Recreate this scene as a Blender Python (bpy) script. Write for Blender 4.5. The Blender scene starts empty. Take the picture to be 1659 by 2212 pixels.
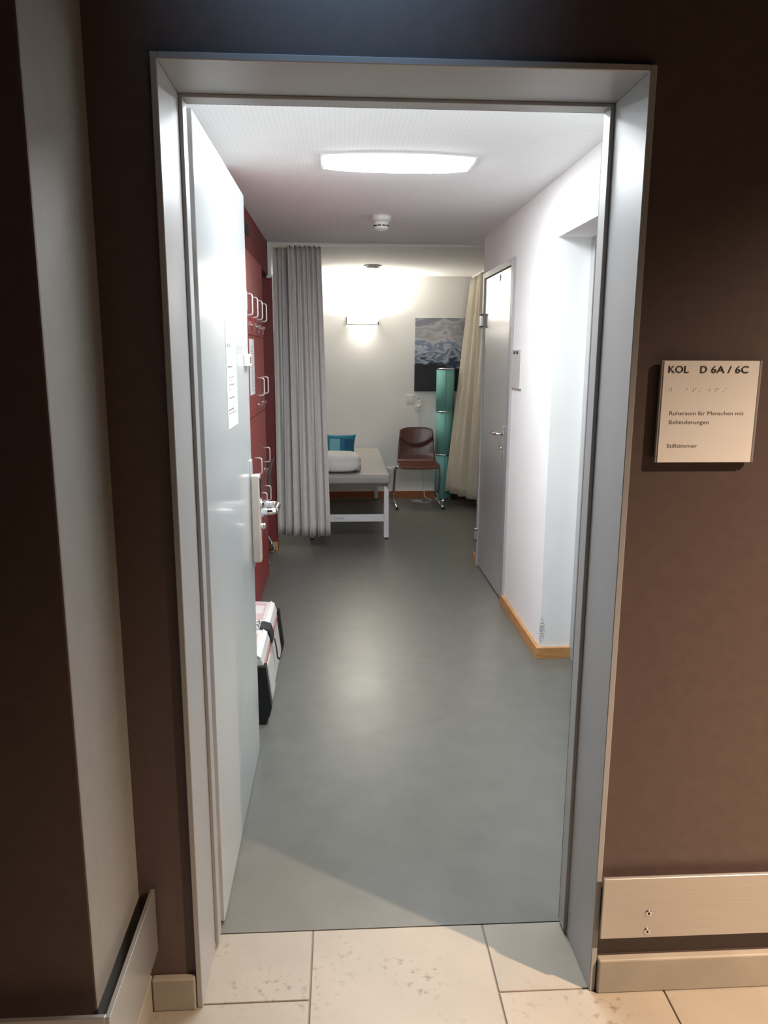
import bpy, bmesh, math, random
from mathutils import Vector, Matrix
random.seed(7)
SC = bpy.context.scene
COL = SC.collection
PI = math.pi

# ------------------------------------------------------------------ camera
F_PX, PITCH, YAW, ROLL = 1664.5, 0.1998, 0.0577, 0.0047
CAM = Vector((-0.0929, -1.6288, 1.5525))
fwd = Vector((math.sin(YAW)*math.cos(PITCH), math.cos(YAW)*math.cos(PITCH), -math.sin(PITCH)))
rgt = Vector((math.cos(YAW), -math.sin(YAW), 0))
upv = rgt.cross(fwd)
r2 = rgt*math.cos(ROLL) + upv*math.sin(ROLL)
u2 = -rgt*math.sin(ROLL) + upv*math.cos(ROLL)
cd = bpy.data.cameras.new('camera'); co = bpy.data.objects.new('camera', cd); COL.objects.link(co)
cd.sensor_fit = 'HORIZONTAL'; cd.sensor_width = 36.0; cd.lens = F_PX/1659*36.0
cd.clip_start = 0.02; cd.clip_end = 60
M = Matrix((r2, u2, -fwd)).transposed().to_4x4(); M.translation = CAM
co.matrix_world = M
SC.camera = co

# ------------------------------------------------------------------ world, lights, exposure
w = bpy.data.worlds.new('world'); SC.world = w; w.use_nodes = True
bgn = w.node_tree.nodes['Background']
bgn.inputs[0].default_value = (1.0, 0.88, 0.85, 1); bgn.inputs[1].default_value = 0.016
SC.view_settings.view_transform = 'Standard'; SC.view_settings.look = 'None'
SC.view_settings.exposure = 0.0; SC.view_settings.gamma = 1.0
SC.view_settings.use_curve_mapping = False
CEIL_LAMP = 56.0        # emission of the ceiling diffusers
SCONCE_UP, SCONCE_DOWN, SCONCE_GLASS = 31.0, 1.3, 1.6

def add_light(name, kind, loc, energy, color, target=None, **kw):
    l = bpy.data.lights.new(name, kind); l.energy = energy; l.color = color
    for k, v in kw.items(): setattr(l, k, v)
    o = bpy.data.objects.new(name, l); COL.objects.link(o); o.location = loc
    if target is not None:
        d = Vector(target) - Vector(loc); o.rotation_euler = d.to_track_quat('-Z', 'Y').to_euler()
    return o
# warm corridor downlight to the right of the door; unseen cool spot added for the bluish glow above the door head
add_light('corridor_downlight', 'SPOT', (2.30, -1.29, 2.95), 1650, (1.0, 0.73, 0.53), (2.34, -1.29, 0), spot_size=math.radians(127), spot_blend=1.0, shadow_soft_size=0.035)
add_light('corridor_cool_glow_spot', 'SPOT', (-0.06, -0.55, 2.98), 60, (0.38, 0.66, 1.0), (-0.06, 0.0, 2.54), spot_size=math.radians(62), spot_blend=1.0, shadow_soft_size=0.05)

# ------------------------------------------------------------------ materials
MATS = {}
def mat(name, col, rough=0.6, metal=0.0, var=0.0, vscale=8.0, bump=0.0, bscale=120.0, coat=0.0, spec=0.5, stretch=(1, 1, 1), aniso=0.0, emit=0.0, emitcol=None):
    m = bpy.data.materials.new(name); m.use_nodes = True
    nt = m.node_tree; N = nt.nodes; L = nt.links
    b = N['Principled BSDF']
    b.inputs['Base Color'].default_value = (*col, 1); b.inputs['Roughness'].default_value = rough
    b.inputs['Metallic'].default_value = metal; b.inputs['Coat Weight'].default_value = coat
    b.inputs['Specular IOR Level'].default_value = spec; b.inputs['Anisotropic'].default_value = aniso
    if emit:
        b.inputs['Emission Color'].default_value = (*(emitcol or col), 1); b.inputs['Emission Strength'].default_value = emit
    if var or bump:
        tc = N.new('ShaderNodeTexCoord'); mp = N.new('ShaderNodeMapping'); mp.inputs['Scale'].default_value = stretch
        L.new(tc.outputs['Object'], mp.inputs['Vector'])
    if var:
        n = N.new('ShaderNodeTexNoise'); n.inputs['Scale'].default_value = vscale; n.inputs['Detail'].default_value = 6
        L.new(mp.outputs[0], n.inputs['Vector'])
        r = N.new('ShaderNodeValToRGB')
        r.color_ramp.elements[0].position = 0.3; r.color_ramp.elements[1].position = 0.7
        r.color_ramp.elements[0].color = (*[max(0, c*(1-var)) for c in col], 1)
        r.color_ramp.elements[1].color = (*[min(1, c*(1+var)) for c in col], 1)
        L.new(n.outputs['Fac'], r.inputs[0]); L.new(r.outputs[0], b.inputs['Base Color'])
    if bump:
        n2 = N.new('ShaderNodeTexNoise'); n2.inputs['Scale'].default_value = bscale; n2.inputs['Detail'].default_value = 3
        L.new(mp.outputs[0], n2.inputs['Vector'])
        bp = N.new('ShaderNodeBump'); bp.inputs['Strength'].default_value = bump; bp.inputs['Distance'].default_value = 0.002
        L.new(n2.outputs['Fac'], bp.inputs['Height']); L.new(bp.outputs[0], b.inputs['Normal'])
    MATS[name] = m
    return m
def bsdf(m): return m.node_tree.nodes['Principled BSDF']

brown = mat('brown_wall_paint', (0.090, 0.060, 0.053), 0.5, var=0.08, vscale=30, bump=0.25, bscale=900)
frame_m = mat('door_frame_enamel', (0.33, 0.33, 0.33), 0.38, var=0.03, vscale=5)
leaf_m = mat('door_leaf_lacquer', (0.46, 0.48, 0.485), 0.16, var=0.02, vscale=2)
door_m = mat('inner_door_lacquer', (0.36, 0.365, 0.365), 0.2, var=0.02, vscale=2)
white_m = mat('white_wall_paint', (0.86, 0.86, 0.855), 0.75, var=0.02, vscale=3, bump=0.12, bscale=260)
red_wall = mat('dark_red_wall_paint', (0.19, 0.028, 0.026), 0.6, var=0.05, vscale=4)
red_lock = mat('red_locker_lacquer', (0.34, 0.040, 0.038), 0.38, var=0.03, vscale=3)
red_line = mat('locker_carcass_red', (0.16, 0.02, 0.02), 0.5, var=0.04)
wood_m = mat('oak_skirting', (0.50, 0.25, 0.09), 0.5, var=0.22, vscale=14, stretch=(1, 1, 9))
wood_red = mat('stained_skirting', (0.34, 0.105, 0.035), 0.5, var=0.2, vscale=14, stretch=(1, 1, 9))
chrome = mat('chrome', (0.82, 0.82, 0.82), 0.12, 1.0, var=0.03)
steel = mat('satin_steel', (0.55, 0.535, 0.51), 0.30, 0.8, var=0.05, vscale=60, stretch=(0.15, 1, 9), aniso=0.6)
steel_box = mat('lock_housing_steel', (0.60, 0.53, 0.47), 0.42, 0.4, var=0.03)
black_m = mat('black_plastic', (0.010, 0.010, 0.011), 0.4, var=0.2)
dark_m = mat('dark_print', (0.02, 0.015, 0.013), 0.6, var=0.1)
print_m = mat('grey_print', (0.12, 0.095, 0.08), 0.7, var=0.1)
paper_m = mat('white_paper', (0.86, 0.86, 0.85), 0.7, var=0.02)
sign_m = mat('sign_plate', (0.86, 0.84, 0.81), 0.45, var=0.02)
sign_e = mat('sign_aluminium', (0.45, 0.43, 0.41), 0.4, 0.5, var=0.05)
plast_w = mat('white_plastic', (0.78, 0.78, 0.76), 0.4, var=0.02)
bedpad_m = mat('grey_vinyl', (0.36, 0.345, 0.325), 0.42, var=0.04, vscale=6)
bedfr_m = mat('white_powder_coat', (0.72, 0.72, 0.72), 0.4, var=0.02)
linen_m = mat('white_linen', (0.74, 0.73, 0.72), 0.85, var=0.04, vscale=10, bump=0.3, bscale=60)
chair_m = mat('brown_plywood', (0.085, 0.028, 0.018), 0.3, var=0.35, vscale=10, stretch=(6, 0.6, 0.6))
teal_m = mat('teal_fabric', (0.18, 0.45, 0.42), 0.7, var=0.06, vscale=60, bump=0.2, bscale=500)
curt_l = mat('grey_curtain_cloth', (0.60, 0.57, 0.545), 0.9, var=0.05, vscale=40, bump=0.2, bscale=600)
curt_r = mat('beige_curtain_cloth', (0.50, 0.455, 0.37), 0.9, var=0.05, vscale=40, bump=0.2, bscale=600)
case_w = mat('case_white_panel', (0.60, 0.565, 0.545), 0.4, var=0.03)
case_p = mat('case_pink_label', (0.55, 0.40, 0.38), 0.4, var=0.08)
case_r = mat('case_red_seam', (0.42, 0.10, 0.07), 0.5, var=0.08)
strap_m = mat('black_webbing', (0.018, 0.018, 0.02), 0.7, var=0.2, bump=0.4, bscale=300)
cord_m = mat('white_cord', (0.7, 0.69, 0.66), 0.5, var=0.03)
glow_m = mat('lamp_diffuser', (0.9, 0.9, 0.9), 0.4, emit=CEIL_LAMP, emitcol=(0.93, 0.985, 1.02))
sglow_m = mat('sconce_glass', (0.9, 0.9, 0.86), 0.3, emit=SCONCE_GLASS, emitcol=(1.0, 0.96, 0.86))
pull_m = mat('pull_handle_metal', (0.74, 0.68, 0.66), 0.35, 0.55, var=0.03)
rubber = mat('dark_seal', (0.07, 0.06, 0.055), 0.7, var=0.1)

# linoleum floor: mottled grey-green with a soft sheen
def lino():
    m = mat('grey_linoleum', (0.130, 0.128, 0.112), 0.3, var=0.08, vscale=9)
    nt = m.node_tree; N = nt.nodes; L = nt.links; b = bsdf(m)
    tc = N.new('ShaderNodeTexCoord'); n = N.new('ShaderNodeTexNoise'); n.inputs['Scale'].default_value = 260; n.inputs['Detail'].default_value = 4
    L.new(tc.outputs['Object'], n.inputs['Vector'])
    src = b.inputs['Base Color'].links[0].from_socket
    mx = N.new('ShaderNodeMixRGB'); mx.blend_type = 'OVERLAY'; mx.inputs[0].default_value = 0.25
    L.new(src, mx.inputs[1]); L.new(n.outputs['Fac'], mx.inputs[2]); L.new(mx.outputs[0], b.inputs['Base Color'])
    n2 = N.new('ShaderNodeTexNoise'); n2.inputs['Scale'].default_value = 3; n2.inputs['Detail'].default_value = 5
    L.new(tc.outputs['Object'], n2.inputs['Vector'])
    mr = N.new('ShaderNodeMapRange'); mr.inputs[3].default_value = 0.25; mr.inputs[4].default_value = 0.36
    L.new(n2.outputs['Fac'], mr.inputs[0]); L.new(mr.outputs[0], b.inputs['Roughness'])
    return m
lino_m = lino()

# cream limestone with dark veins and pits
def stone(name, base, seed):
    m = mat(name, base, 0.42, var=0.07, vscale=5)
    nt = m.node_tree; N = nt.nodes; L = nt.links; b = bsdf(m)
    tc = N.new('ShaderNodeTexCoord'); mp = N.new('ShaderNodeMapping'); mp.inputs['Location'].default_value = (seed*3.1, seed*1.7, seed)
    L.new(tc.outputs['Object'], mp.inputs['Vector'])
    na = N.new('ShaderNodeTexNoise'); na.inputs['Scale'].default_value = 46; na.inputs['Detail'].default_value = 5
    nb = N.new('ShaderNodeTexNoise'); nb.inputs['Scale'].default_value = 4.5; nb.inputs['Detail'].default_value = 3
    L.new(mp.outputs[0], na.inputs['Vector']); L.new(mp.outputs[0], nb.inputs['Vector'])
    ra = N.new('ShaderNodeValToRGB'); ra.color_ramp.elements[0].position = 0.55; ra.color_ramp.elements[1].position = 0.70
    rb = N.new('ShaderNodeValToRGB'); rb.color_ramp.elements[0].position = 0.48; rb.color_ramp.elements[1].position = 0.62
    L.new(na.outputs['Fac'], ra.inputs[0]); L.new(nb.outputs['Fac'], rb.inputs[0])
    mu = N.new('ShaderNodeMath'); mu.operation = 'MULTIPLY'; L.new(ra.outputs[0], mu.inputs[0]); L.new(rb.outputs[0], mu.inputs[1])
    m2 = N.new('ShaderNodeMath'); m2.operation = 'MULTIPLY'; m2.inputs[1].default_value = 0.68; L.new(mu.outputs[0], m2.inputs[0])
    mx = N.new('ShaderNodeMixRGB'); src = b.inputs['Base Color'].links[0].from_socket
    mx.inputs[2].default_value = (0.10, 0.072, 0.045, 1)
    L.new(m2.outputs[0], mx.inputs[0]); L.new(src, mx.inputs[1]); L.new(mx.outputs[0], b.inputs['Base Color'])
    return m
stones = [stone('limestone_tile_%d' % i, c, i) for i, c in enumerate([(0.285, 0.252, 0.203), (0.297, 0.260, 0.208), (0.272, 0.240, 0.193)])]
plinth_m = mat('limestone_skirting', (0.31, 0.28, 0.23), 0.42, var=0.08, vscale=9)
grout_m = mat('grey_grout', (0.22, 0.19, 0.15), 0.9, var=0.1)

# perforated ceiling board
def ceil_mat():
    m = mat('perforated_ceiling', (0.86, 0.86, 0.86), 0.8, var=0.01)
    nt = m.node_tree; N = nt.nodes; L = nt.links; b = bsdf(m)
    tc = N.new('ShaderNodeTexCoord'); sp = N.new('ShaderNodeSeparateXYZ'); L.new(tc.outputs['Object'], sp.inputs[0])
    outs = []
    for k in (0, 1):
        a = N.new('ShaderNodeMath'); a.operation = 'MULTIPLY'; a.inputs[1].default_value = 2*PI/0.018; L.new(sp.outputs[k], a.inputs[0])
        s = N.new('ShaderNodeMath'); s.operation = 'SINE'; L.new(a.outputs[0], s.inputs[0]); outs.append(s)
    ad = N.new('ShaderNodeMath'); ad.operation = 'ADD'; L.new(outs[0].outputs[0], ad.inputs[0]); L.new(outs[1].outputs[0], ad.inputs[1])
    gt = N.new('ShaderNodeMath'); gt.operation = 'GREATER_THAN'; gt.inputs[1].default_value = 1.2; L.new(ad.outputs[0], gt.inputs[0])
    ml = N.new('ShaderNodeMath'); ml.operation = 'MULTIPLY'; ml.inputs[1].default_value = 0.12; L.new(gt.outputs[0], ml.inputs[0])
    mx = N.new('ShaderNodeMixRGB'); src = b.inputs['Base Color'].links[0].from_socket
    mx.inputs[2].default_value = (0.25, 0.25, 0.25, 1)
    L.new(ml.outputs[0], mx.inputs[0]); L.new(src, mx.inputs[1]); L.new(mx.outputs[0], b.inputs['Base Color'])
    return m
ceil_m = ceil_mat()

# landscape print: bright clouds over dark wooded hills
def landscape():
    m = mat('landscape_print', (0.2, 0.2, 0.25), 0.4)
    nt = m.node_tree; N = nt.nodes; L = nt.links; b = bsdf(m)
    tc = N.new('ShaderNodeTexCoord'); sp = N.new('ShaderNodeSeparateXYZ'); L.new(tc.outputs['Object'], sp.inputs[0])
    mp = N.new('ShaderNodeMapping'); mp.inputs['Scale'].default_value = (1, 1, 2.1); L.new(tc.outputs['Object'], mp.inputs['Vector'])
    n1 = N.new('ShaderNodeTexNoise'); n1.inputs['Scale'].default_value = 5.0; n1.inputs['Detail'].default_value = 7; n1.inputs['Distortion'].default_value = 0.15
    L.new(mp.outputs[0], n1.inputs['Vector'])
    # height plus cloud noise
    ma = N.new('ShaderNodeMath'); ma.operation = 'MULTIPLY_ADD'; ma.inputs[1].default_value = 0.75; L.new(n1.outputs['Fac'], ma.inputs[0])
    sc_ = N.new('ShaderNodeMath'); sc_.operation = 'MULTIPLY_ADD'; sc_.inputs[1].default_value = 1/0.775; sc_.inputs[2].default_value = -0.375
    L.new(sp.outputs[2], sc_.inputs[0]); L.new(sc_.outputs[0], ma.inputs[2])
    r = N.new('ShaderNodeValToRGB'); e = r.color_ramp.elements
    pts = [(0.0, (0.004, 0.005, 0.009)), (0.36, (0.005, 0.006, 0.012)), (0.41, (0.035, 0.06, 0.12)), (0.46, (0.42, 0.46, 0.54)), (0.51, (0.07, 0.12, 0.23)), (0.57, (0.52, 0.56, 0.62)), (0.63, (0.14, 0.22, 0.37)), (0.70, (0.56, 0.57, 0.59)), (0.82, (0.34, 0.35, 0.39)), (0.92, (0.52, 0.53, 0.55)), (1.0, (0.25, 0.27, 0.33))]
    e[0].position, e[0].color = pts[0][0], (*pts[0][1], 1); e[1].position, e[1].color = 1.0, (*pts[-1][1], 1)
    for p_, c_ in pts[1:-1]:
        q = e.new(p_); q.color = (*c_, 1)
    L.new(ma.outputs[0], r.inputs[0]); L.new(r.outputs[0], b.inputs['Base Color'])
    return m
land_m = landscape()

# striped turquoise pillow cover
def stripes():
    m = mat('turquoise_striped_cloth', (0.05, 0.3, 0.4), 0.85)
    nt = m.node_tree; N = nt.nodes; L = nt.links; b = bsdf(m)
    tc = N.new('ShaderNodeTexCoord'); sp = N.new('ShaderNodeSeparateXYZ'); L.new(tc.outputs['Object'], sp.inputs[0])
    r = N.new('ShaderNodeValToRGB'); r.color_ramp.interpolation = 'CONSTANT'; e = r.color_ramp.elements
    mr = N.new('ShaderNodeMapRange'); mr.inputs[1].default_value = -0.20; mr.inputs[2].default_value = 0.20; L.new(sp.outputs[0], mr.inputs[0])
    L.new(mr.outputs[0], r.inputs[0])
    cols = [(0, (0.02, 0.14, 0.24)), (0.2, (0.28, 0.52, 0.56)), (0.30, (0.03, 0.2, 0.28)), (0.36, (0.20, 0.47, 0.52)), (0.60, (0.02, 0.17, 0.27)), (0.70, (0.012, 0.10, 0.18)), (0.9, (0.02, 0.17, 0.27))]
    e[0].position, e[0].color = 0, (*cols[0][1], 1); e[1].position, e[1].color = 0.9, (*cols[-1][1], 1)
    for p_, c_ in cols[1:-1]:
        q = e.new(p_); q.color = (*c_, 1)
    gz = N.new('ShaderNodeMath'); gz.operation = 'GREATER_THAN'; gz.inputs[1].default_value = 0.222; L.new(sp.outputs[2], gz.inputs[0])
    mx = N.new('ShaderNodeMixRGB'); mx.inputs[2].default_value = (0.02, 0.19, 0.30, 1)
    L.new(gz.outputs[0], mx.inputs[0]); L.new(r.outputs[0], mx.inputs[1]); L.new(mx.outputs[0], b.inputs['Base Color'])
    return m
stripe_m = stripes()

# ------------------------------------------------------------------ mesh helpers
def nb(): return bmesh.new()
def bx(bm, x0, x1, y0, y1, z0, z1, bev=0.0, seg=2):
    t = bmesh.new(); bmesh.ops.create_cube(t, size=1.0)
    for v in t.verts:
        v.co = Vector(((x0+x1)/2 + v.co.x*(x1-x0), (y0+y1)/2 + v.co.y*(y1-y0), (z0+z1)/2 + v.co.z*(z1-z0)))
    if bev: bmesh.ops.bevel(t, geom=t.edges[:], offset=bev, segments=seg, profile=0.5, affect='EDGES')
    merge(bm, t); return bm
def merge(bm, t):
    me = bpy.data.meshes.new('tmp'); t.to_mesh(me); t.free(); bm.from_mesh(me); bpy.data.meshes.remove(me)
def box(x0, x1, y0, y1, z0, z1, bev=0.0, seg=2): return bx(nb(), x0, x1, y0, y1, z0, z1, bev, seg)
def fillet(pts, R, n=5):
    pts = [Vector(p) for p in pts]; out = [pts[0]]
    for i in range(1, len(pts)-1):
        a, b, c = pts[i-1], pts[i], pts[i+1]
        d1 = (a-b); d2 = (c-b); rr = min(R, d1.length*0.49, d2.length*0.49)
        p, q = b + d1.normalized()*rr, b + d2.normalized()*rr
        for k in range(n+1):
            t = k/n; out.append(p*(1-t)**2 + b*2*t*(1-t) + q*t*t)
    out.append(pts[-1]); return out
def tube(bm, pts, r, seg=10, R=0.0, cap=True, flat=1.0):
    P = fillet(pts, R) if R else [Vector(p) for p in pts]
    rings = []; prev = None
    for i, p in enumerate(P):
        d = (P[min(i+1, len(P)-1)] - P[max(i-1, 0)]).normalized()
        if prev is None:
            a = Vector((0, 0, 1)) if abs(d.z) < 0.9 else Vector((1, 0, 0))
            n = d.cross(a).normalized()
        else:
            n = (prev - d*prev.dot(d)).normalized()
        prev = n; b = d.cross(n)
        rings.append([bm.verts.new(p + n*math.cos(2*PI*k/seg)*r + b*math.sin(2*PI*k/seg)*r*flat) for k in range(seg)])
    for i in range(len(rings)-1):
        for k in range(seg):
            f = bm.faces.new((rings[i][k], rings[i][(k+1) % seg], rings[i+1][(k+1) % seg], rings[i+1][k])); f.smooth = True
    if cap:
        bm.faces.new(rings[0][::-1]); bm.faces.new(rings[-1])
    return bm
def lathe(bm, prof, c, seg=32, axis='Z'):
    c = Vector(c); rings = []
    for r, h in prof:
        ring = []
        for k in range(seg):
            a = 2*PI*k/seg
            if axis == 'Z': p = Vector((r*math.cos(a), r*math.sin(a), h))
            elif axis == 'Y': p = Vector((r*math.cos(a), h, r*math.sin(a)))
            else: p = Vector((h, r*math.cos(a), r*math.sin(a)))
            ring.append(bm.verts.new(c + p))
        rings.append(ring)
    for i in range(len(rings)-1):
        for k in range(seg):
            f = bm.faces.new((rings[i][k], rings[i][(k+1) % seg], rings[i+1][(k+1) % seg], rings[i+1][k])); f.smooth = True
    bm.faces.new(rings[0][::-1]); bm.faces.new(rings[-1])
    bmesh.ops.recalc_face_normals(bm, faces=bm.faces)
    return bm
def prism(bm, poly, axis, a, b):
    # poly: 2-D points in the plane across axis
    def P(u, v, t): return {'X': (t, u, v), 'Y': (u, t, v), 'Z': (u, v, t)}[axis]
    A = [bm.verts.new(P(u, v, a)) for u, v in poly]; B = [bm.verts.new(P(u, v, b)) for u, v in poly]
    n = len(poly); bm.faces.new(A[::-1]); bm.faces.new(B)
    for i in range(n): bm.faces.new((A[i], A[(i+1) % n], B[(i+1) % n], B[i]))
    bmesh.ops.recalc_face_normals(bm, faces=bm.faces); return bm
def grid(bm, nu, nv, fn, smooth=True):
    V = [[bm.verts.new(fn(i/nu, j/nv)) for j in range(nv+1)] for i in range(nu+1)]
    for i in range(nu):
        for j in range(nv):
            f = bm.faces.new((V[i][j], V[i+1][j], V[i+1][j+1], V[i][j+1])); f.smooth = smooth
    return V

def props(o, label, cat, group=None, kind=None):
    o['label'] = label; o['category'] = cat
    if group: o['group'] = group
    if kind: o['kind'] = kind
    return o
def mesh_obj(name, bm, m, origin=(0, 0, 0), parent=None):
    me = bpy.data.meshes.new(name); o0 = Vector(origin)
    for v in bm.verts: v.co -= o0
    bm.to_mesh(me); bm.free(); me.materials.append(m)
    o = bpy.data.objects.new(name, me); COL.objects.link(o)
    if parent is None: o.location = o0
    else: o.parent = parent
    return o
def struct(name, bm, m, label, cat, origin=(0, 0, 0)):
    return props(mesh_obj(name, bm, m, origin), label, cat, kind='structure')
WORG = {}
def thing(name, loc, label, cat, group=None, kind=None):
    o = bpy.data.objects.new(name, None); COL.objects.link(o); o.location = loc; o.empty_display_size = 0.05
    WORG[o.name] = Vector(loc)
    return props(o, label, cat, group, kind)
def part(name, bm, m, parent, label=None):
    # bm in world coordinates of an unrotated thing
    q = parent
    while q.name not in WORG: q = q.parent
    o = mesh_obj(name, bm, m, WORG[q.name], parent)
    if label: o['label'] = label
    return o
def copy_tree(o, parent=None):
    c = o.copy(); COL.objects.link(c); c.parent = parent
    for ch in list(o.children): copy_tree(ch, c)
    return c
def text_bm(s, size, extrude=0.0, bold=0.0):
    cu = bpy.data.curves.new('txt', 'FONT'); cu.body = s; cu.size = size; cu.extrude = extrude; cu.resolution_u = 3; cu.offset = bold
    o = bpy.data.objects.new('txt', cu); COL.objects.link(o)
    dg = bpy.context.evaluated_depsgraph_get(); me = bpy.data.meshes.new_from_object(o.evaluated_get(dg))
    bm = nb(); bm.from_mesh(me)
    bpy.data.objects.remove(o); bpy.data.curves.remove(cu); bpy.data.meshes.remove(me)
    return bm
def fit_text(s, x0, x1, zb, cap, y, ext, facing='-Y', bold=0.0):
    # text fitted between x0 and x1, baseline zb, capital height cap, on the plane y facing -Y (or X plane facing -X/+X)
    bm = text_bm(s, 1.0, 0.5, bold)
    xs = [v.co.x for v in bm.verts]; ca = 0.69
    sx = (x1-x0)/(max(xs)-min(xs)); mn = min(xs)
    for v in bm.verts:
        a = x0 + (v.co.x-mn)*sx; z = zb + v.co.y*cap/ca; d = v.co.z*ext
        v.co = Vector((a, y-d, z)) if facing == '-Y' else (Vector((y+d, -a, z)) if facing == '+X' else Vector((y-d, -a, z)))
    return bm

ZC = 2.3823; XW = 0.944; YB = 6.82

# ================================================================== the setting
# corridor floor: limestone tiles on a grout bed
fc = struct('floor_corridor', box(-1.7, 2.7, -2.7, 0.232, -0.06, -0.004), grout_m, 'cream limestone tiled corridor floor in front of the doorway', 'floor')
J = 0.0022
def tile(x0, x1, y0, y1, k):
    o = mesh_obj('tile', box(x0+J, x1-J, y0+J, y1-J, -0.02, 0.0, 0.0012, 1), stones[k % 3], ((x0+x1)/2, (y0+y1)/2, 0))
    o.parent = fc; return o
k = 0
for (x0, x1, y0, y1) in [(-0.447, -0.176, -0.003, 0.232), (-0.176, 0.293, -0.36, 0.232), (0.293, 0.532, -0.003, 0.232),
                         (-0.62, -0.176, -0.36, -0.003), (0.293, 0.706, -0.36, -0.003), (0.706, 1.175, -0.36, -0.003), (1.175, 1.64, -0.36, -0.003),
                         (1.64, 2.10, -0.36, -0.003), (2.10, 2.56, -0.36, -0.003), (-1.09, -0.62, -0.36, -0.32)]:
    tile(x0, x1, y0, y1, k); k += 1
for r in range(4):
    y1 = -0.36 - 0.55*r; y0 = y1 - 0.55
    x = -1.62 + 0.235*(r % 2)
    while x < 2.5:
        tile(x, min(x+0.469, 2.66), y0, y1, k); k += 1; x += 0.469

# corridor front wall with the door opening; room-side white leaf of the same wall
bm = nb()
bx(bm, -0.573, -0.447, 0, 0.20, 0, 3.0); bx(bm, 0.533, 2.7, 0, 0.20, 0, 3.0); bx(bm, -0.447, 0.533, 0, 0.20, 2.114, 3.0)
struct('wall_front', bm, brown, 'dark brown corridor wall around the doorway', 'wall')
bm = nb()
bx(bm, -1.4, -0.447, 0.201, 0.25, 0, ZC); bx(bm, 0.533, 1.5, 0.201, 0.25, 0, ZC); bx(bm, -0.447, 0.533, 0.201, 0.25, 2.114, ZC)
struct('wall_entrance', bm, white_m, 'white room side of the wall around the entrance', 'wall')
pier = struct('wall_return', box(-1.7, -0.573, -0.317, 0.2, 0, 3.0, 0.004, 2), brown, 'projecting corridor pier left of the doorway, grey on its side', 'wall')
pier.data.materials.append(mat('grey_pier_paint', (0.25, 0.238, 0.222), 0.6, var=0.04, vscale=20, bump=0.2, bscale=400))
for f_ in pier.data.polygons:
    if f_.normal.x > 0.9: f_.material_index = 1

# stone skirting in the corridor
struct('baseboard_corridor_right', box(0.536, 2.7, -0.022, 0.0, 0, 0.094, 0.004), plinth_m, 'cream stone skirting below the metal rail right of the door', 'skirting')
struct('baseboard_corridor_left', box(-0.551, -0.449, -0.020, 0.0, 0, 0.088, 0.004), plinth_m, 'short cream stone skirting block left of the door frame', 'skirting')
struct('baseboard_corridor_return', box(-0.573, -0.552, -0.338, 0.0, 0, 0.088, 0.004), plinth_m, 'cream stone skirting along the brown pier', 'skirting')

# grey steel door frame
fr = thing('trim_1', (0.043, 0.1, 0), 'grey steel door frame lining the main doorway', 'door frame', kind='structure')
part('jamb', box(-0.447, -0.434, -0.012, 0.235, 0, 2.114, 0.0015, 1), frame_m, fr)
part('jamb', box(0.519, 0.533, -0.012, 0.235, 0, 2.114, 0.0015, 1), frame_m, fr)
part('header', box(-0.434, 0.519, -0.012, 0.235, 2.101, 2.114, 0.0015, 1), frame_m, fr)
part('stop', box(-0.4338, -0.425, 0.183, 0.228, 0.012, 2.1008, 0.001, 1), frame_m, fr)
part('stop', box(0.509, 0.5188, 0.183, 0.228, 0.012, 2.1008, 0.001, 1), frame_m, fr)
part('stop', box(-0.425, 0.509, 0.183, 0.228, 2.093, 2.1008, 0.001, 1), frame_m, fr)
part('seal', box(-0.4249, 0.5089, 0.2285, 0.233, 2.094, 2.1005), rubber, fr, 'dark rubber seal')
part('seal', box(0.5095, 0.5185, 0.2285, 0.233, 0.012, 2.094), rubber, fr, 'dark rubber seal')

# linoleum
struct('floor', box(-1.4, 1.5, 0.233, YB, -0.06, 0.0), lino_m, 'glossy grey-green linoleum floor of the room', 'floor')
struct('ceiling', box(-1.4, 1.5, 0.2, YB, ZC, ZC+0.06), ceil_m, 'white finely perforated ceiling of the room', 'ceiling')

# left wall: white behind the open door, then red bulkhead over the lockers and the niche
struct('wall_left', box(-0.70, -0.625, 0.25, 2.10, 0, ZC), white_m, 'white left wall behind the open door', 'wall')
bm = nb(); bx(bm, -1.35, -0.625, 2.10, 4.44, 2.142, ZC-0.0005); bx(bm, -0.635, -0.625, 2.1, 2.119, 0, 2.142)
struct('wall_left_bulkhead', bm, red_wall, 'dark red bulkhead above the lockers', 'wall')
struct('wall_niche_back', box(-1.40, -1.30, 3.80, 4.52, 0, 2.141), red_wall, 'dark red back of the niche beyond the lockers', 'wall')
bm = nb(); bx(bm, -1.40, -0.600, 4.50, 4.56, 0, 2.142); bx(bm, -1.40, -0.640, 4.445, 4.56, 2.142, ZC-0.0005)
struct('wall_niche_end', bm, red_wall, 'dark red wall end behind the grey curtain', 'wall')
struct('baseboard_niche', box(-1.30, -0.600, 4.482, 4.50, 0, 0.07, 0.002, 1), wood_m, 'short wooden skirting in the red niche', 'skirting')
struct('trim_2', box(-0.637, -0.602, 4.441, 4.475, 2.125, ZC-0.0005, 0.002, 1), white_m, 'white end strip below the ceiling beside the grey curtain', 'trim')
struct('wall_rest_left', box(-1.45, -1.35, 4.56, YB, 0, ZC), white_m, 'white left wall of the resting area behind the curtain', 'wall')
struct('wall_back', box(-1.45, 1.5, YB, YB+0.1, 0, ZC), white_m, 'white back wall with the picture and the wall lamp', 'wall')
struct('baseboard_back', box(-1.35, 1.42, YB-0.016, YB, 0, 0.078, 0.002, 1), wood_red, 'reddish wooden skirting along the back wall', 'skirting')
struct('wall_rest_right', box(1.42, 1.5, 4.06, YB, 0, ZC), white_m, 'white right wall behind the beige curtain', 'wall')

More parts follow.
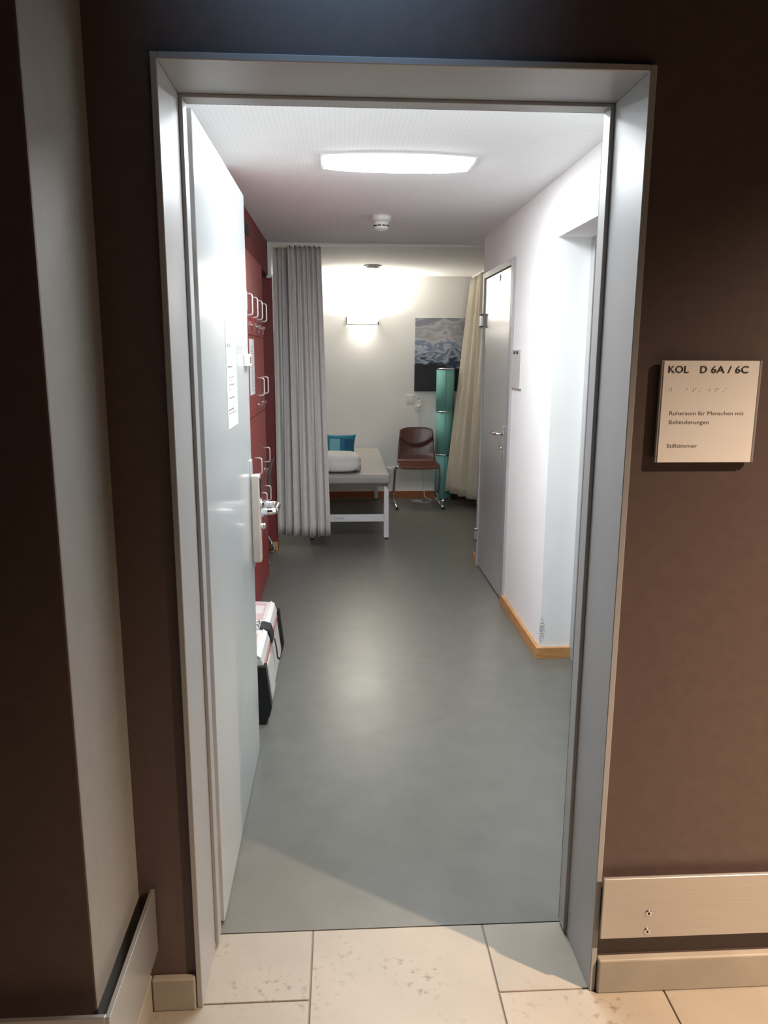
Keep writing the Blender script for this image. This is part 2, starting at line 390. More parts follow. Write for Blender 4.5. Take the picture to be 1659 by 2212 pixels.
# right wall with the deep doorway (near) and the grey door (far)
bm = nb()
bx(bm, XW, 1.5, 0.25, 1.15, 0, ZC); bx(bm, XW, 1.5, 1.15, 2.14, 2.107, ZC)
bx(bm, XW, 1.5, 2.14, 3.055, 0, ZC); bx(bm, XW, 1.5, 3.055, 3.985, 2.10, ZC); bx(bm, XW, 1.5, 3.985, 4.06, 0, ZC); bx(bm, 1.10, 1.5, 3.055, 3.985, 0, 2.10)
wr = struct('wall_right', bm, white_m, 'white right wall with a deep doorway and a grey door', 'wall')
# grey scuffs on the plaster corner of the deep doorway
def scuff():
    nt = white_m.node_tree.copy() if False else None
    m = white_m.copy(); m.name = 'white_wall_paint_scuffed'; n_ = m.node_tree; N = n_.nodes; L = n_.links
    b = N['Principled BSDF']; src = b.inputs['Base Color'].links[0].from_socket
    tc = N.new('ShaderNodeTexCoord'); mp = N.new('ShaderNodeMapping'); mp.inputs['Location'].default_value = (-0.955, -2.14, -0.155); mp.inputs['Scale'].default_value = (28, 28, 10)
    mp.vector_type = 'POINT'
    vs = N.new('ShaderNodeVectorMath'); vs.operation = 'SUBTRACT'; vs.inputs[1].default_value = (0.952, 2.14, 0.15)
    L.new(tc.outputs['Object'], vs.inputs[0])
    ms = N.new('ShaderNodeVectorMath'); ms.operation = 'MULTIPLY'; ms.inputs[1].default_value = (45, 45, 12); L.new(vs.outputs[0], ms.inputs[0])
    ln = N.new('ShaderNodeVectorMath'); ln.operation = 'LENGTH'; L.new(ms.outputs[0], ln.inputs[0])
    mr = N.new('ShaderNodeMapRange'); mr.inputs[1].default_value = 0.55; mr.inputs[2].default_value = 1.0; mr.inputs[3].default_value = 1; mr.inputs[4].default_value = 0; L.new(ln.outputs['Value'], mr.inputs[0])
    nz = N.new('ShaderNodeTexNoise'); nz.inputs['Scale'].default_value = 130; nz.inputs['Detail'].default_value = 4; L.new(tc.outputs['Object'], nz.inputs['Vector'])
    rp = N.new('ShaderNodeValToRGB'); rp.color_ramp.elements[0].position = 0.42; rp.color_ramp.elements[1].position = 0.6; L.new(nz.outputs['Fac'], rp.inputs[0])
    mu = N.new('ShaderNodeMath'); mu.operation = 'MULTIPLY'; L.new(mr.outputs[0], mu.inputs[0]); L.new(rp.outputs[0], mu.inputs[1])
    mx = N.new('ShaderNodeMixRGB'); mx.inputs[2].default_value = (0.3, 0.3, 0.3, 1)
    L.new(mu.outputs[0], mx.inputs[0]); L.new(src, mx.inputs[1]); L.new(mx.outputs[0], b.inputs['Base Color'])
    return m
wr.data.materials.clear(); wr.data.materials.append(scuff())

bb = thing('baseboard_right', (0.93, 2.6, 0), 'light oak skirting along the right wall and into the deep doorway', 'skirting', kind='structure')
part('board', box(0.924, XW, 2.50, 3.05, 0, 0.062, 0.0015, 1), wood_m, bb)
part('board', box(0.924, XW, 2.122, 2.4985, 0, 0.062, 0.0015, 1), wood_m, bb)
part('board', box(XW, 1.103, 2.122, 2.14, 0, 0.062, 0.0015, 1), wood_m, bb)
part('screw', lathe(nb(), [(0.0001, 0), (0.004, 0), (0.004, 0.001), (0.0001, 0.001)], (0.9235, 2.24, 0.03), 10, 'X'), dark_m, bb)
struct('baseboard_right_end', box(0.924, XW, 3.99, 4.075, 0, 0.075, 0.0015, 1), wood_m, 'short oak skirting piece beyond the grey door', 'skirting')

# ------------------------------------------------------------------ open entrance door
LX = -0.422
d1 = thing('door_1', (-0.44, 0.27, 0), 'open light grey entrance door with a sheet of paper on it', 'door', kind='structure')
lf = part('leaf', box(-0.463, LX, 0.27, 1.238, 0.008, 2.098, 0.0015, 1), leaf_m, d1)
part('edge_plate', box(LX, LX+0.004, 1.175, 1.237, 0.765, 1.175, 0.001, 1), leaf_m, lf)
part('hinge_plate', box(-0.450, -0.432, 0.2685, 0.2699, 1.70, 1.86), steel, lf)
eh = part('lock_housing', box(LX+0.0042, LX+0.034, 1.170, 1.222, 0.795, 1.122, 0.004, 2), steel_box, d1, 'beige metal lock housing')
bm = nb(); tube(bm, [(LX+0.034, 1.196, 1.013), (LX+0.098, 1.196, 1.013), (LX+0.098, 1.058, 1.013), (LX+0.050, 1.058, 1.013)], 0.0125, 12, 0.030)
part('lever_handle', bm, chrome, d1, 'polished U-shaped lever handle')
part('rose', lathe(nb(), [(0.0001, 0), (0.019, 0), (0.019, 0.006), (0.0001, 0.006)], (LX+0.034, 1.196, 1.013), 20, 'X'), chrome, d1)
part('key_cylinder', lathe(nb(), [(0.0001, 0), (0.011, 0), (0.011, 0.014), (0.009, 0.017), (0.0001, 0.017)], (LX+0.034, 1.196, 0.93), 16, 'X'), chrome, d1)
part('reader_panel', box(LX+0.034, LX+0.038, 1.178, 1.214, 1.04, 1.112, 0.001, 1), black_m, d1, 'black reader panel')
# small contact box near the free edge
cb = part('contact_box', box(LX, LX+0.016, 1.10, 1.205, 1.515, 1.557, 0.002, 1), plast_w, d1, 'small white contact box')
part('slot', box(LX+0.016, LX+0.0165, 1.145, 1.19, 1.525, 1.548), print_m, cb)
# hinges at the frame
for z in (0.25, 1.75):
    part('hinge', tube(nb(), [(-0.440, 0.256, z-0.05), (-0.440, 0.256, z+0.05)], 0.008, 10), steel, d1)

# notice on the door
nt1 = thing('paper_notice', (LX+0.001, 0.79, 1.337), 'white sheet of paper with printed lines taped to the open door', 'paper')
part('sheet', box(LX+0.0003, LX+0.0011, 0.68, 0.895, 1.337, 1.652), paper_m, nt1)
bm = nb()
for i, (y0, y1, z, h) in enumerate([(0.70, 0.735, 1.575, 0.012), (0.75, 0.775, 1.575, 0.010), (0.70, 0.80, 1.516, 0.006), (0.715, 0.83, 1.486, 0.003), (0.715, 0.79, 1.477, 0.002), (0.715, 0.84, 1.463, 0.004), (0.715, 0.78, 1.451, 0.002), (0.715, 0.84, 1.424, 0.004), (0.70, 0.81, 1.389, 0.005), (0.70, 0.87, 1.379, 0.003)]):
    # broken into word lengths
    y = y0
    while y < y1 - 0.004:
        wd = random.uniform(0.010, 0.024); bx(bm, LX+0.0011, LX+0.0013, y, min(y+wd, y1), z, z+h); y += wd + 0.004
part('printed_lines', bm, print_m, nt1)['kind'] = 'stuff'

# ------------------------------------------------------------------ grey inner door in the right wall
d2 = thing('door_2', (XW, 3.52, 0), 'closed grey door in the right wall beyond the deep doorway', 'door', kind='structure')
bm = nb()
bx(bm, XW-0.016, XW+0.10, 3.02, 3.085, 0, 2.125, 0.002, 1); bx(bm, XW-0.016, XW+0.10, 3.955, 4.0, 0, 2.125, 0.002, 1); bx(bm, XW-0.016, XW+0.10, 3.085, 3.955, 2.085, 2.125, 0.002, 1)
part('frame', bm, frame_m, d2)
l2 = part('leaf', box(XW-0.006, XW+0.036, 3.09, 3.95, 0.012, 2.081, 0.002, 1), door_m, d2)
part('long_plate', box(XW-0.013, XW-0.006, 3.155, 3.195, 0.915, 1.125, 0.003, 2), chrome, d2, 'chrome handle plate')
bm = nb(); tube(bm, [(XW-0.010, 3.175, 1.075), (XW-0.062, 3.175, 1.075), (XW-0.062, 3.305, 1.072)], 0.0095, 12, 0.024)
part('lever_handle', bm, chrome, d2, 'chrome lever handle')
part('key_cylinder', lathe(nb(), [(0.0001, 0), (0.010, 0), (0.010, -0.016), (0.0001, -0.016)], (XW-0.013, 3.175, 0.985), 14, 'X'), chrome, d2)
part('door_stop_button', lathe(nb(), [(0.0001, 0), (0.020, 0), (0.019, -0.002), (0.0001, -0.0025)], (XW-0.006, 3.44, 2.045), 16, 'X'), door_m, d2)
for z in (1.80, 0.24):
    hg = part('hinge', box(XW-0.036, XW-0.0162, 3.945, 3.985, z-0.05, z+0.05, 0.003, 2), steel, d2, 'steel block hinge')
    bm = nb(); bx(bm, XW-0.037, XW-0.016, 3.944, 3.986, z-0.046, z-0.034); bx(bm, XW-0.037, XW-0.016, 3.944, 3.986, z+0.034, z+0.046)
    part('hinge_band', bm, rubber, hg)
part('threshold_gap', box(XW-0.004, XW+0.03, 3.09, 3.95, 0.0, 0.011), rubber, d2)

# side door in the deep doorway
d3 = thing('door_3', (1.14, 1.65, 0), 'grey side door frame at the back of the deep right doorway', 'door', kind='structure')
bm = nb(); bx(bm, 1.103, 1.20, 2.085, 2.139, 0, 2.106, 0.002, 1); bx(bm, 1.103, 1.20, 1.151, 1.205, 0, 2.106, 0.002, 1); bx(bm, 1.103, 1.20, 1.205, 2.085, 2.06, 2.106, 0.002, 1)
part('frame', bm, frame_m, d3)
part('seal', box(1.150, 1.157, 1.206, 2.084, 0.006, 2.058), rubber, d3, 'black seal line')
part('leaf', box(1.158, 1.20, 1.21, 2.08, 0.008, 2.055, 0.002, 1), door_m, d3)

# ------------------------------------------------------------------ metal buffer rails in the corridor
rr = thing('buffer_rail', (1.5, -0.025, 0.165), 'brushed metal buffer rail on the brown wall right of the door', 'rail')
part('plate', box(0.532, 2.6, -0.031, -0.021, 0.164, 0.328, 0.0012, 1), steel, rr)
for z in (0.233, 0.183):
    s = part('screw', lathe(nb(), [(0.0001, 0.0), (0.0085, 0.0), (0.0075, -0.0022), (0.0030, -0.0022), (0.0028, 0.0), (0.0001, 0.0)], (0.646, -0.0311, z), 18, 'Y'), chrome, rr, 'countersunk screw')
    part('socket', lathe(nb(), [(0.0001, 0.0), (0.0032, 0.0), (0.0032, -0.001), (0.0001, -0.001)], (0.646, -0.0318, z), 6, 'Y'), black_m, s)
for x in (0.646, 1.6, 2.4):
    part('spacer', tube(nb(), [(x, -0.022, 0.208), (x, 0.0, 0.208)], 0.012, 12), steel, rr)
rl = thing('buffer_rail', (-0.54, -0.2, 0.165), 'brushed metal buffer rail wrapping the brown pier left of the door', 'rail')
bm = nb(); bx(bm, -0.543, -0.533, -0.368, -0.008, 0.164, 0.328, 0.0012, 1); bx(bm, -1.6, -0.543, -0.368, -0.358, 0.164, 0.328, 0.0012, 1)
part('plate', bm, steel, rl)
for y in (-0.07, -0.27):
    part('spacer', tube(nb(), [(-0.543, y, 0.208), (-0.573, y, 0.208)], 0.012, 12), steel, rl)

# ------------------------------------------------------------------ room sign on the brown wall
sg = thing('room_sign', (0.692, -0.01, 1.33), 'square pale room sign with raised lettering on the brown wall', 'sign')
part('back_profile', box(0.596, 0.790, -0.010, 0.0, 1.342, 1.536), sign_e, sg)
part('side_rail', box(0.5835, 0.588, -0.0165, -0.008, 1.3303, 1.5465, 0.0008, 1), sign_e, sg)
part('side_rail', box(0.797, 0.8014, -0.0165, -0.008, 1.3303, 1.5465, 0.0008, 1), sign_e, sg)
bk = part('carrier', box(0.588, 0.797, -0.0125, -0.0085, 1.3303, 1.5465), sign_e, sg)
part('face_plate', box(0.588, 0.7945, -0.018, -0.0125, 1.3303, 1.5452, 0.0006, 1), sign_m, sg)
YS = -0.0180
for s, x0, x1 in [('KOL', 0.5984, 0.6416), ('D', 0.6670, 0.6808), ('6A', 0.6906, 0.7193), ('/', 0.7262, 0.7342), ('6C', 0.7427, 0.7710)]:
    part('raised_letters', fit_text(s, x0, x1, 1.5206, 0.0145, YS-0.0006, 0.0012), dark_m, sg, 'raised black lettering ' + s)
for s, x0, x1, zb, cap in [('Ruheraum für Menschen mit', 0.6072, 0.7696, 1.4319, 0.0081), ('Behinderungen', 0.6076, 0.6952, 1.4130, 0.0081), ('Stillzimmer', 0.6066, 0.6733, 1.3624, 0.0080)]:
    part('printed_text', fit_text(s, x0, x1, zb, cap, YS-0.0002, 0.0002, bold=0.0), print_m, sg, 'printed text ' + s)
bm = nb()
DOT = {1: (0, 2), 2: (0, 1), 3: (0, 0), 4: (1, 2), 5: (1, 1), 6: (1, 0)}
for x, ds in [(0.5965, (1, 3)), (0.6025, (1, 3, 5)), (0.6085, (1, 2, 3)), (0.6410, (1, 4, 5)), (0.6540, (3, 4, 5, 6)), (0.6605, (1, 2, 4)), (0.6665, (6,)), (0.6725, (1,)), (0.6895, (2, 5, 6)), (0.7020, (3, 4, 5, 6)), (0.7085, (1, 2, 4)), (0.7190, (6,)), (0.7260, (1, 4))]:
    for d in ds:
        cx, cz = DOT[d]; lathe(bm, [(0.0011, 0), (0.0009, -0.0007), (0.0001, -0.0011)], (x+cx*0.0026, YS, 1.4832+cz*0.0027), 8, 'Y')
part('braille', bm, sign_m, sg, 'embossed braille dots')['kind'] = 'stuff'

# small sign beside the grey door
s2 = thing('room_sign', (XW-0.005, 2.885, 1.37), 'small pale sign on the white wall beside the grey inner door', 'sign')
part('plate', box(XW-0.012, XW, 2.775, 2.995, 1.369, 1.592, 0.002, 1), mat('pale_sign', (0.50, 0.50, 0.49), 0.45, var=0.02), s2)
bm = nb()
for (a, b) in ((2.905, 2.955), (2.835, 2.885)):
    for (y0, y1, z0, z1) in ((b-0.012, b, 1.566, 1.583), (a, a+0.012, 1.566, 1.583), (a+0.016, b-0.016, 1.566, 1.583), (a, b, 1.5735, 1.5765)):
        bx(bm, XW-0.0126, XW-0.012, y0, y1, z0, z1)
part('lettering', bm, dark_m, s2, 'small dark lettering')

# ------------------------------------------------------------------ red lockers
LF = -0.610
lk = thing('locker_bank', (-0.86, 2.96, 0), 'bank of built-in red lockers with looped handles along the left wall', 'locker')
part('body', box(-1.20, LF-0.004, 2.12, 3.80, 0, 2.14), red_line, lk)
part('side_panel', box(-1.20, LF, 3.782, 3.80, 0, 2.14), red_lock, lk)
rows = [(1.670, 2.138, 1.77, 1.882, 1.727), (1.190, 1.666, 1.305, 1.413, 1.248), (0.735, 1.186, 0.845, 0.943, 0.795), (0.012, 0.731, 0.580, 0.680, 0.53)]
for c in range(6):
    y0 = 3.782 - 0.277*(c+1); y1 = y0 + 0.277
    for ri, (z0, z1, h0, h1, kz) in enumerate(rows):
        wide = ri == 2 or (ri == 1 and c >= 2)
        if wide and c % 2 == 1: continue
        ya = y0 - (0.277 if wide else 0)
        dr = part('locker_door', box(LF-0.0045, LF, ya+0.0015, y1-0.0015, z0+0.0015, z1-0.0015, 0.001, 1), red_lock, lk)
        if ri == 1 and wide: continue
        hy = y0 + 0.095
        bm = nb(); tube(bm, [(LF, hy, h0), (LF+0.043, hy, h0), (LF+0.043, hy, h1), (LF, hy, h1)], 0.0052, 8, 0.016)
        part('handle', bm, pull_m, dr, 'looped metal pull handle')
        bm = lathe(nb(), [(0.0001, 0), (0.010, 0), (0.010, 0.004), (0.006, 0.007), (0.006, 0.012), (0.0001, 0.012)], (LF, hy, kz), 12, 'X')
        bx(bm, LF+0.012, LF+0.032, hy-0.0012, hy+0.0012, kz-0.010, kz+0.010, 0.0008, 1)
        bx(bm, LF+0.018, LF+0.021, hy-0.001, hy+0.001, kz-0.042, kz-0.010)
        part('lock', bm, chrome, dr, 'lock with key')
# paper list on a locker
pn = thing('paper_notice', (LF, 3.05, 1.32), 'narrow printed paper list stuck on the red lockers', 'paper')
part('sheet', box(LF+0.0003, LF+0.0011, 2.935, 3.18, 1.322, 1.647), paper_m, pn)
bm = nb()
for i in range(20): bx(bm, LF+0.0011, LF+0.0013, 3.02, 3.02+random.uniform(0.06, 0.12), 1.60-i*0.0135, 1.603-i*0.0135)
part('printed_lines', bm, print_m, pn)['kind'] = 'stuff'
# ventilation grille in the bulkhead
vg = thing('vent_grille', (-0.62, 2.98, 2.235), 'black ventilation grille in the red bulkhead above the lockers', 'vent')
part('frame', box(-0.6248, -0.619, 2.76, 3.18, 2.236, 2.300, 0.001, 1), black_m, vg)
for i in range(5):
    part('slat', box(-0.619, -0.6165, 2.77, 3.17, 2.242+i*0.0115, 2.2475+i*0.0115), black_m, vg)
# red key tag hanging from the nearest visible lock
tg = props(mesh_obj('key_tag', prism(nb(), [(2.83, 1.765), (2.85, 1.76), (2.885, 1.71), (2.865, 1.70), (2.835, 1.725)], 'X', LF+0.034, LF+0.037), mat('red_tag', (0.5, 0.02, 0.02), 0.4, var=0.03), (LF+0.035, 2.86, 1.70)), 'small red key tag hanging on the top locker row', 'key tag')

# ------------------------------------------------------------------ ceiling lamps
def ceiling_lamp(loc, label):
    X, Y, Z = loc
    t = thing('ceiling_lamp', (X, Y, Z), label, 'ceiling lamp', 'bowed ceiling lamps in the room')
    HX = 0.325
    def outline(u, e): return (0.115 + 0.048*(1-abs(u)**2.2)) + e
    bm = nb()
    n = 24; e = 0.010
    pts = [(X+(-1+2*i/n)*(HX+e), Y-outline(-1+2*i/n, e)) for i in range(n+1)] + [(X+(1-2*i/n)*(HX+e), Y+outline(1-2*i/n, e)) for i in range(n+1)]
    prism(bm, pts, 'Z', Z-0.006, Z-0.0005)
    part('housing', bm, plast_w, t)
    bm = nb()
    def f(a, b):
        u = -1+2*a; v = -1+2*b
        return Vector((X+u*HX, Y+v*outline(u, 0), Z-0.0062-0.011*math.sqrt(max(0, 1-v**4))*math.sqrt(max(0, 1-u**8))))
    grid(bm, 24, 12, f); bmesh.ops.recalc_face_normals(bm, faces=bm.faces)
    for fa in bm.faces:
        if fa.normal.z > 0: fa.normal_flip()
    part('diffuser', bm, glow_m, t, 'glowing white diffuser')
    return t
ceiling_lamp((0.167, 1.967, ZC), 'glowing bowed white lamp on the room ceiling')
ceiling_lamp((0.167, 0.78, ZC), 'glowing bowed white lamp just inside above the entrance')

# smoke detectors
def detector(name, loc, prof, label):
    t = thing(name, loc, label, 'smoke detector')
    part('base', lathe(nb(), prof[0], loc, 32), plast_w, t)
    part('cap', lathe(nb(), prof[1], loc, 32), plast_w, t)
    if len(prof) > 2:
        for k in range(10):
            a = 2*PI*k/10
            b_ = bx(nb(), -0.011, 0.011, -0.002, 0.002, -0.0035, 0.0035)
            bmesh.ops.transform(b_, matrix=Matrix.Translation(Vector(loc)+Vector((math.cos(a)*prof[2], math.sin(a)*prof[2], -0.062))) @ Matrix.Rotation(a+PI/2, 4, 'Z'), verts=b_.verts)
            part('slot', b_, black_m, t)
detector('smoke_detector', (0.165, 3.27, ZC), [[(0.060, 0), (0.062, -0.012), (0.058, -0.030), (0.052, -0.034)], [(0.049, -0.034), (0.046, -0.056), (0.044, -0.068), (0.040, -0.078), (0.024, -0.084), (0.0005, -0.085)], 0.0455], 'deep white smoke detector on the ceiling behind the lamp')
detector('smoke_detector', (0.224, 5.88, ZC), [[(0.085, 0), (0.086, -0.006), (0.070, -0.012)], [(0.066, -0.012), (0.055, -0.024), (0.030, -0.030), (0.0005, -0.031)]], 'flat saucer-like detector on the ceiling near the wall lamp')

# ------------------------------------------------------------------ curtains
def rail_obj(x0, x1, y0, y1, label):
    t = thing('curtain_rail', ((x0+x1)/2, (y0+y1)/2, ZC-0.02), label, 'curtain rail')
    part('rail', box(x0, x1, y0, y1, ZC-0.020, ZC-0.0005, 0.002, 1), plast_w, t)
    return t
r1 = rail_obj(-0.60, XW+0.47, 4.450, 4.470, 'white curtain rail crossing the ceiling')
r2_ = rail_obj(1.318, 1.336, 4.62, YB-0.01, 'white curtain rail along the right side of the resting area')

def pleat_sum(s, seeds):
    return sum(a*math.sin(2*PI*(f*s + p)) for a, f, p in seeds)
def make_curtain(name, label, m, top, bottom, z0, z1, nu, nv, seeds_t, seeds_b, normal, hem=None):
    t = thing(name, top(0.5) - Vector((0, 0, z1-z0)), label, 'curtain')
    bm = nb()
    def f(a, b):
        s = a; k = b  # b: 0 bottom .. 1 top
        p = bottom(s).lerp(top(s), k)
        kk = k**0.8
        off = pleat_sum(s, seeds_b)*(1-kk) + pleat_sum(s, seeds_t)*kk
        zz = z0 + (z1-z0)*k
        if k == 0: zz += 0.010*math.sin(2*PI*3.3*s)*0.6
        q = p + Vector(normal)*off
        # lateral wander makes the folds overlap a little
        side = Vector((-normal[1], normal[0], 0))
        q += side*(0.010*math.cos(2*PI*(seeds_b[0][1]*s+seeds_b[0][2]))*(1-kk))
        return Vector((q.x, q.y, zz))
    grid(bm, nu, nv, f)
    o = part('cloth', bm, m, t)
    sm = o.modifiers.new('thickness', 'SOLIDIFY'); sm.thickness = 0.0025; sm.offset = 0
    return t, f
def lerp3(a, b, s): return a + (b-a)*s
def topL(s):
    x = lerp3(-0.590, -0.226, s); y = 4.468 if s > 0.12 else 4.468
    d = 0.045 if s < 0.30 else 0.0
    sm_ = max(0, min(1, (s-0.27)/0.06)); return Vector((x, 4.50-0.044*sm_, 0))
def botL(s):
    x = lerp3(-0.602, -0.172, s); sm_ = max(0, min(1, (s-0.24)/0.1)); return Vector((x, 4.485-0.042*sm_, 0))
cl, fL = make_curtain('hanging_curtain', 'long grey curtain gathered on the left in front of the bed', curt_l, topL, botL, 0.125, 2.352, 220, 26,
    [(0.013, 10, 0.1), (0.005, 15.3, 0.4), (0.006, 6.1, 0.2)], [(0.024, 6.6, 0.15), (0.012, 3.7, 0.55), (0.005, 10.3, 0.3)], (0, -1, 0))
for i in range(7):
    s = 0.36 + i*0.10; p = fL(s, 1.0)
    b_ = tube(nb(), [(p.x, 4.458, ZC-0.021), (p.x, 4.458, ZC-0.034)], 0.0045, 8)
    part('glider', b_, print_m, cl)
def topR(s): return Vector((1.325, lerp3(6.79, 5.0, s), 0))
def botR(s):
    P = [(0, (1.045, 6.50)), (0.22, (1.15, 6.27)), (0.45, (1.265, 5.98)), (0.6, (1.315, 5.75)), (1.0, (1.325, 5.0))]
    for (a, p), (b, q) in zip(P, P[1:]):
        if s <= b:
            k_ = (s-a)/(b-a); return Vector((lerp3(p[0], q[0], k_), lerp3(p[1], q[1], k_), 0))
    return Vector((1.325, 5.0, 0))
cr, fR = make_curtain('hanging_curtain', 'long beige curtain flaring out on the right beside the teal column', curt_r, topR, botR, 0.125, 2.355, 240, 26,
    [(0.026, 9, 0.1), (0.009, 14.0, 0.4), (0.006, 5.1, 0.2)], [(0.036, 7.2, 0.45), (0.014, 4.1, 0.55), (0.004, 11.3, 0.3)], (-1, -0.25, 0))
for i in range(10):
    p = fR(0.02+i*0.1, 1.0)
    part('glider', tube(nb(), [(1.327, p.y, ZC-0.021), (1.327, p.y, ZC-0.034)], 0.0045, 8), print_m, cr)

# ------------------------------------------------------------------ wall lamp
sw = thing('wall_lamp', (0.152, YB, 1.87), 'white glowing wall lamp with chrome ends on the back wall', 'wall lamp')
part('back_plate', box(-0.005, 0.309, YB-0.010, YB-0.0005, 1.884, 1.945, 0.002, 1), plast_w, sw)
bm = nb()
def sc(a, b):
    an = -PI/2*0.98 + a*PI*0.98
    x = 0.152 + 0.158*(-1+2*b)
    h = a
    # curved front: bulges forward at mid height, lower edge tucks back
    return Vector((x, YB-0.035-0.060*math.sin(PI*(0.30+0.70*h)*0.62), 1.880+0.074*h))
grid(bm, 10, 4, sc)
o = part('glass_front', bm, sglow_m, sw, 'glowing white glass front'); sm = o.modifiers.new('thickness', 'SOLIDIFY'); sm.thickness = 0.004
part('bottom_trim', box(-0.012, 0.316, YB-0.084, YB-0.072, 1.872, 1.882, 0.001, 1), sign_e, sw, 'chrome lower edge')
for sx in (-1, 1):
    x = 0.152 + sx*0.168
    bm = prism(nb(), [(YB-0.0005, 1.955), (YB-0.098, 1.958), (YB-0.096, 1.905), (YB-0.075, 1.880), (YB-0.0005, 1.874)], 'X', x-0.005, x+0.005)
    part('end_bracket', bm, chrome, sw, 'chrome end bracket')
def lamp_light(name, loc, energy, sx, sy, rot, spread):
    l = bpy.data.lights.new(name, 'AREA'); l.shape = 'RECTANGLE'; l.size = sx; l.size_y = sy; l.energy = energy; l.color = (1.0, 0.93, 0.80); l.spread = spread
    o = bpy.data.objects.new(name, l); COL.objects.link(o); o.location = loc; o.rotation_euler = rot; return o
lamp_light('wall_lamp_upward_light', (0.152, YB-0.045, 1.942), SCONCE_UP, 0.28, 0.05, (PI, 0, 0), PI)
lamp_light('wall_lamp_downward_light', (0.152, YB-0.030, 1.892), SCONCE_DOWN, 0.12, 0.02, (0, 0, 0), PI*0.7)

# ------------------------------------------------------------------ picture
pc = thing('canvas_picture', (0.985, YB, 1.178), 'landscape picture of clouds over dark hills on the back wall', 'picture')
part('canvas', box(0.717, 1.253, YB-0.022, YB-0.0005, 1.178, 1.953, 0.001, 1), land_m, pc)

# ------------------------------------------------------------------ switches and sockets
def wallplate(name, x0, x1, z0, z1, label, cat):
    t = thing(name, ((x0+x1)/2, YB, z0), label, cat)
    part('plate', box(x0, x1, YB-0.010, YB-0.0005, z0, z1, 0.003, 2), plast_w, t)
    return t
t = wallplate('light_switch', 0.630, 0.716, 1.040, 1.138, 'white square light switch on the back wall beside the sockets', 'switch')
part('rocker', box(0.645, 0.701, YB-0.0135, YB-0.010, 1.060, 1.118, 0.002, 1), plast_w, t)
t = wallplate('wall_socket', 0.724, 0.812, 0.973, 1.138, 'white double wall socket with a plug below the picture', 'socket')
for z in (1.094, 1.016):
    part('socket_insert', lathe(nb(), [(0.0001, 0), (0.028, 0), (0.027, -0.003), (0.020, -0.003), (0.018, -0.0008), (0.0001, -0.0008)], (0.768, YB-0.010, z), 24, 'Y'), plast_w, t)
for x in (0.759, 0.777):
    part('contact_hole', lathe(nb(), [(0.0001, 0), (0.004, 0), (0.004, -0.001), (0.0001, -0.001)], (x, YB-0.0112, 1.094), 8, 'Y'), dark_m, t)
pl = thing('power_plug', (0.768, YB-0.03, 1.0), 'white power plug with a thin cable hanging down to a coil on the floor', 'plug')
part('plug_body', lathe(nb(), [(0.016, 0), (0.017, -0.012), (0.012, -0.030), (0.0001, -0.032)], (0.768, YB-0.012, 1.016), 16, 'Y'), cord_m, pl)
bm = nb(); tube(bm, [(0.768, YB-0.036, 1.010), (0.768, YB-0.040, 0.960), (0.775, YB-0.008, 0.90), (0.800, YB-0.008, 0.5), (0.835, YB-0.022, 0.12), (0.845, 6.785, 0.012), (0.875, 6.72, 0.006), (0.905, 6.60, 0.006), (0.86, 6.50, 0.006), (0.78, 6.50, 0.006), (0.70, 6.55, 0.006), (0.68, 6.60, 0.006), (0.74, 6.64, 0.006), (0.80, 6.61, 0.007), (0.78, 6.55, 0.013), (0.71, 6.57, 0.013), (0.74, 6.65, 0.013)], 0.0045, 8, 0.05)
part('cable', bm, cord_m, pl, 'thin white cable coiled on the floor')
t = wallplate('wall_socket', 0.430, 0.510, 0.262, 0.345, 'white low wall socket between bed and chair', 'socket')
part('socket_insert', lathe(nb(), [(0.0001, 0), (0.028, 0), (0.027, -0.003), (0.020, -0.003), (0.018, -0.0008), (0.0001, -0.0008)], (0.470, YB-0.010, 0.303), 24, 'Y'), plast_w, t)

# ------------------------------------------------------------------ treatment couch
BX0, BX1, BY0, BY1 = -0.37, 0.338, 4.835, 6.775
bd = thing('treatment_couch', ((BX0+BX1)/2, (BY0+BY1)/2, 0), 'grey padded treatment couch on a white frame along the left', 'couch')
part('mattress_pad', box(BX0, BX1, BY0, BY1, 0.478, 0.566, 0.030, 5), bedpad_m, bd)
part('pad_board', box(BX0+0.02, BX1-0.02, BY0+0.02, BY1-0.02, 0.462, 0.480), mat('couch_board', (0.12, 0.10, 0.09), 0.7, var=0.1), bd)
def leg(x, y):
    bm = nb(); pts = [(x-0.020, 0.012), (x+0.020, 0.012), (x+0.020, 0.41), (x+0.012, 0.44), (x-0.006, 0.462), (x-0.020, 0.462)]
    if x < 0: pts = [(2*x-u, v) for u, v in pts]
    prism(bm, pts, 'Y', y-0.020, y+0.020)
    o = part('leg', bm, bedfr_m, bd); part('foot', box(x-0.018, x+0.018, y-0.018, y+0.018, 0, 0.012, 0.002, 1), mat('grey_foot', (0.03, 0.03, 0.03), 0.6, var=0.1) if 'grey_foot' not in MATS else MATS['grey_foot'], o)
for x in (BX0+0.036, 0.302):
    for y in (4.873, 6.735): leg(x, y)
part('end_rail', box(BX0+0.056, 0.282, 4.862, 4.884, 0.152, 0.215, 0.003, 1), bedfr_m, bd)
part('end_rail', box(BX0+0.056, 0.282, 6.724, 6.746, 0.152, 0.215, 0.003, 1), bedfr_m, bd)
for x in (BX0+0.036, 0.302):
    part('top_rail', box(x-0.015, x+0.015, 4.893, 6.715, 0.425, 0.461, 0.003, 1), bedfr_m, bd)
part('top_rail', box(BX0+0.052, 0.286, 5.20, 5.23, 0.425, 0.461, 0.003, 1), bedfr_m, bd)
bm = nb()
tube(bm, [(-0.135+0.0145*math.cos(a*PI/12), 4.8612, 0.183+0.0145*math.sin(a*PI/12)) for a in range(25)], 0.0022, 6, cap=False)
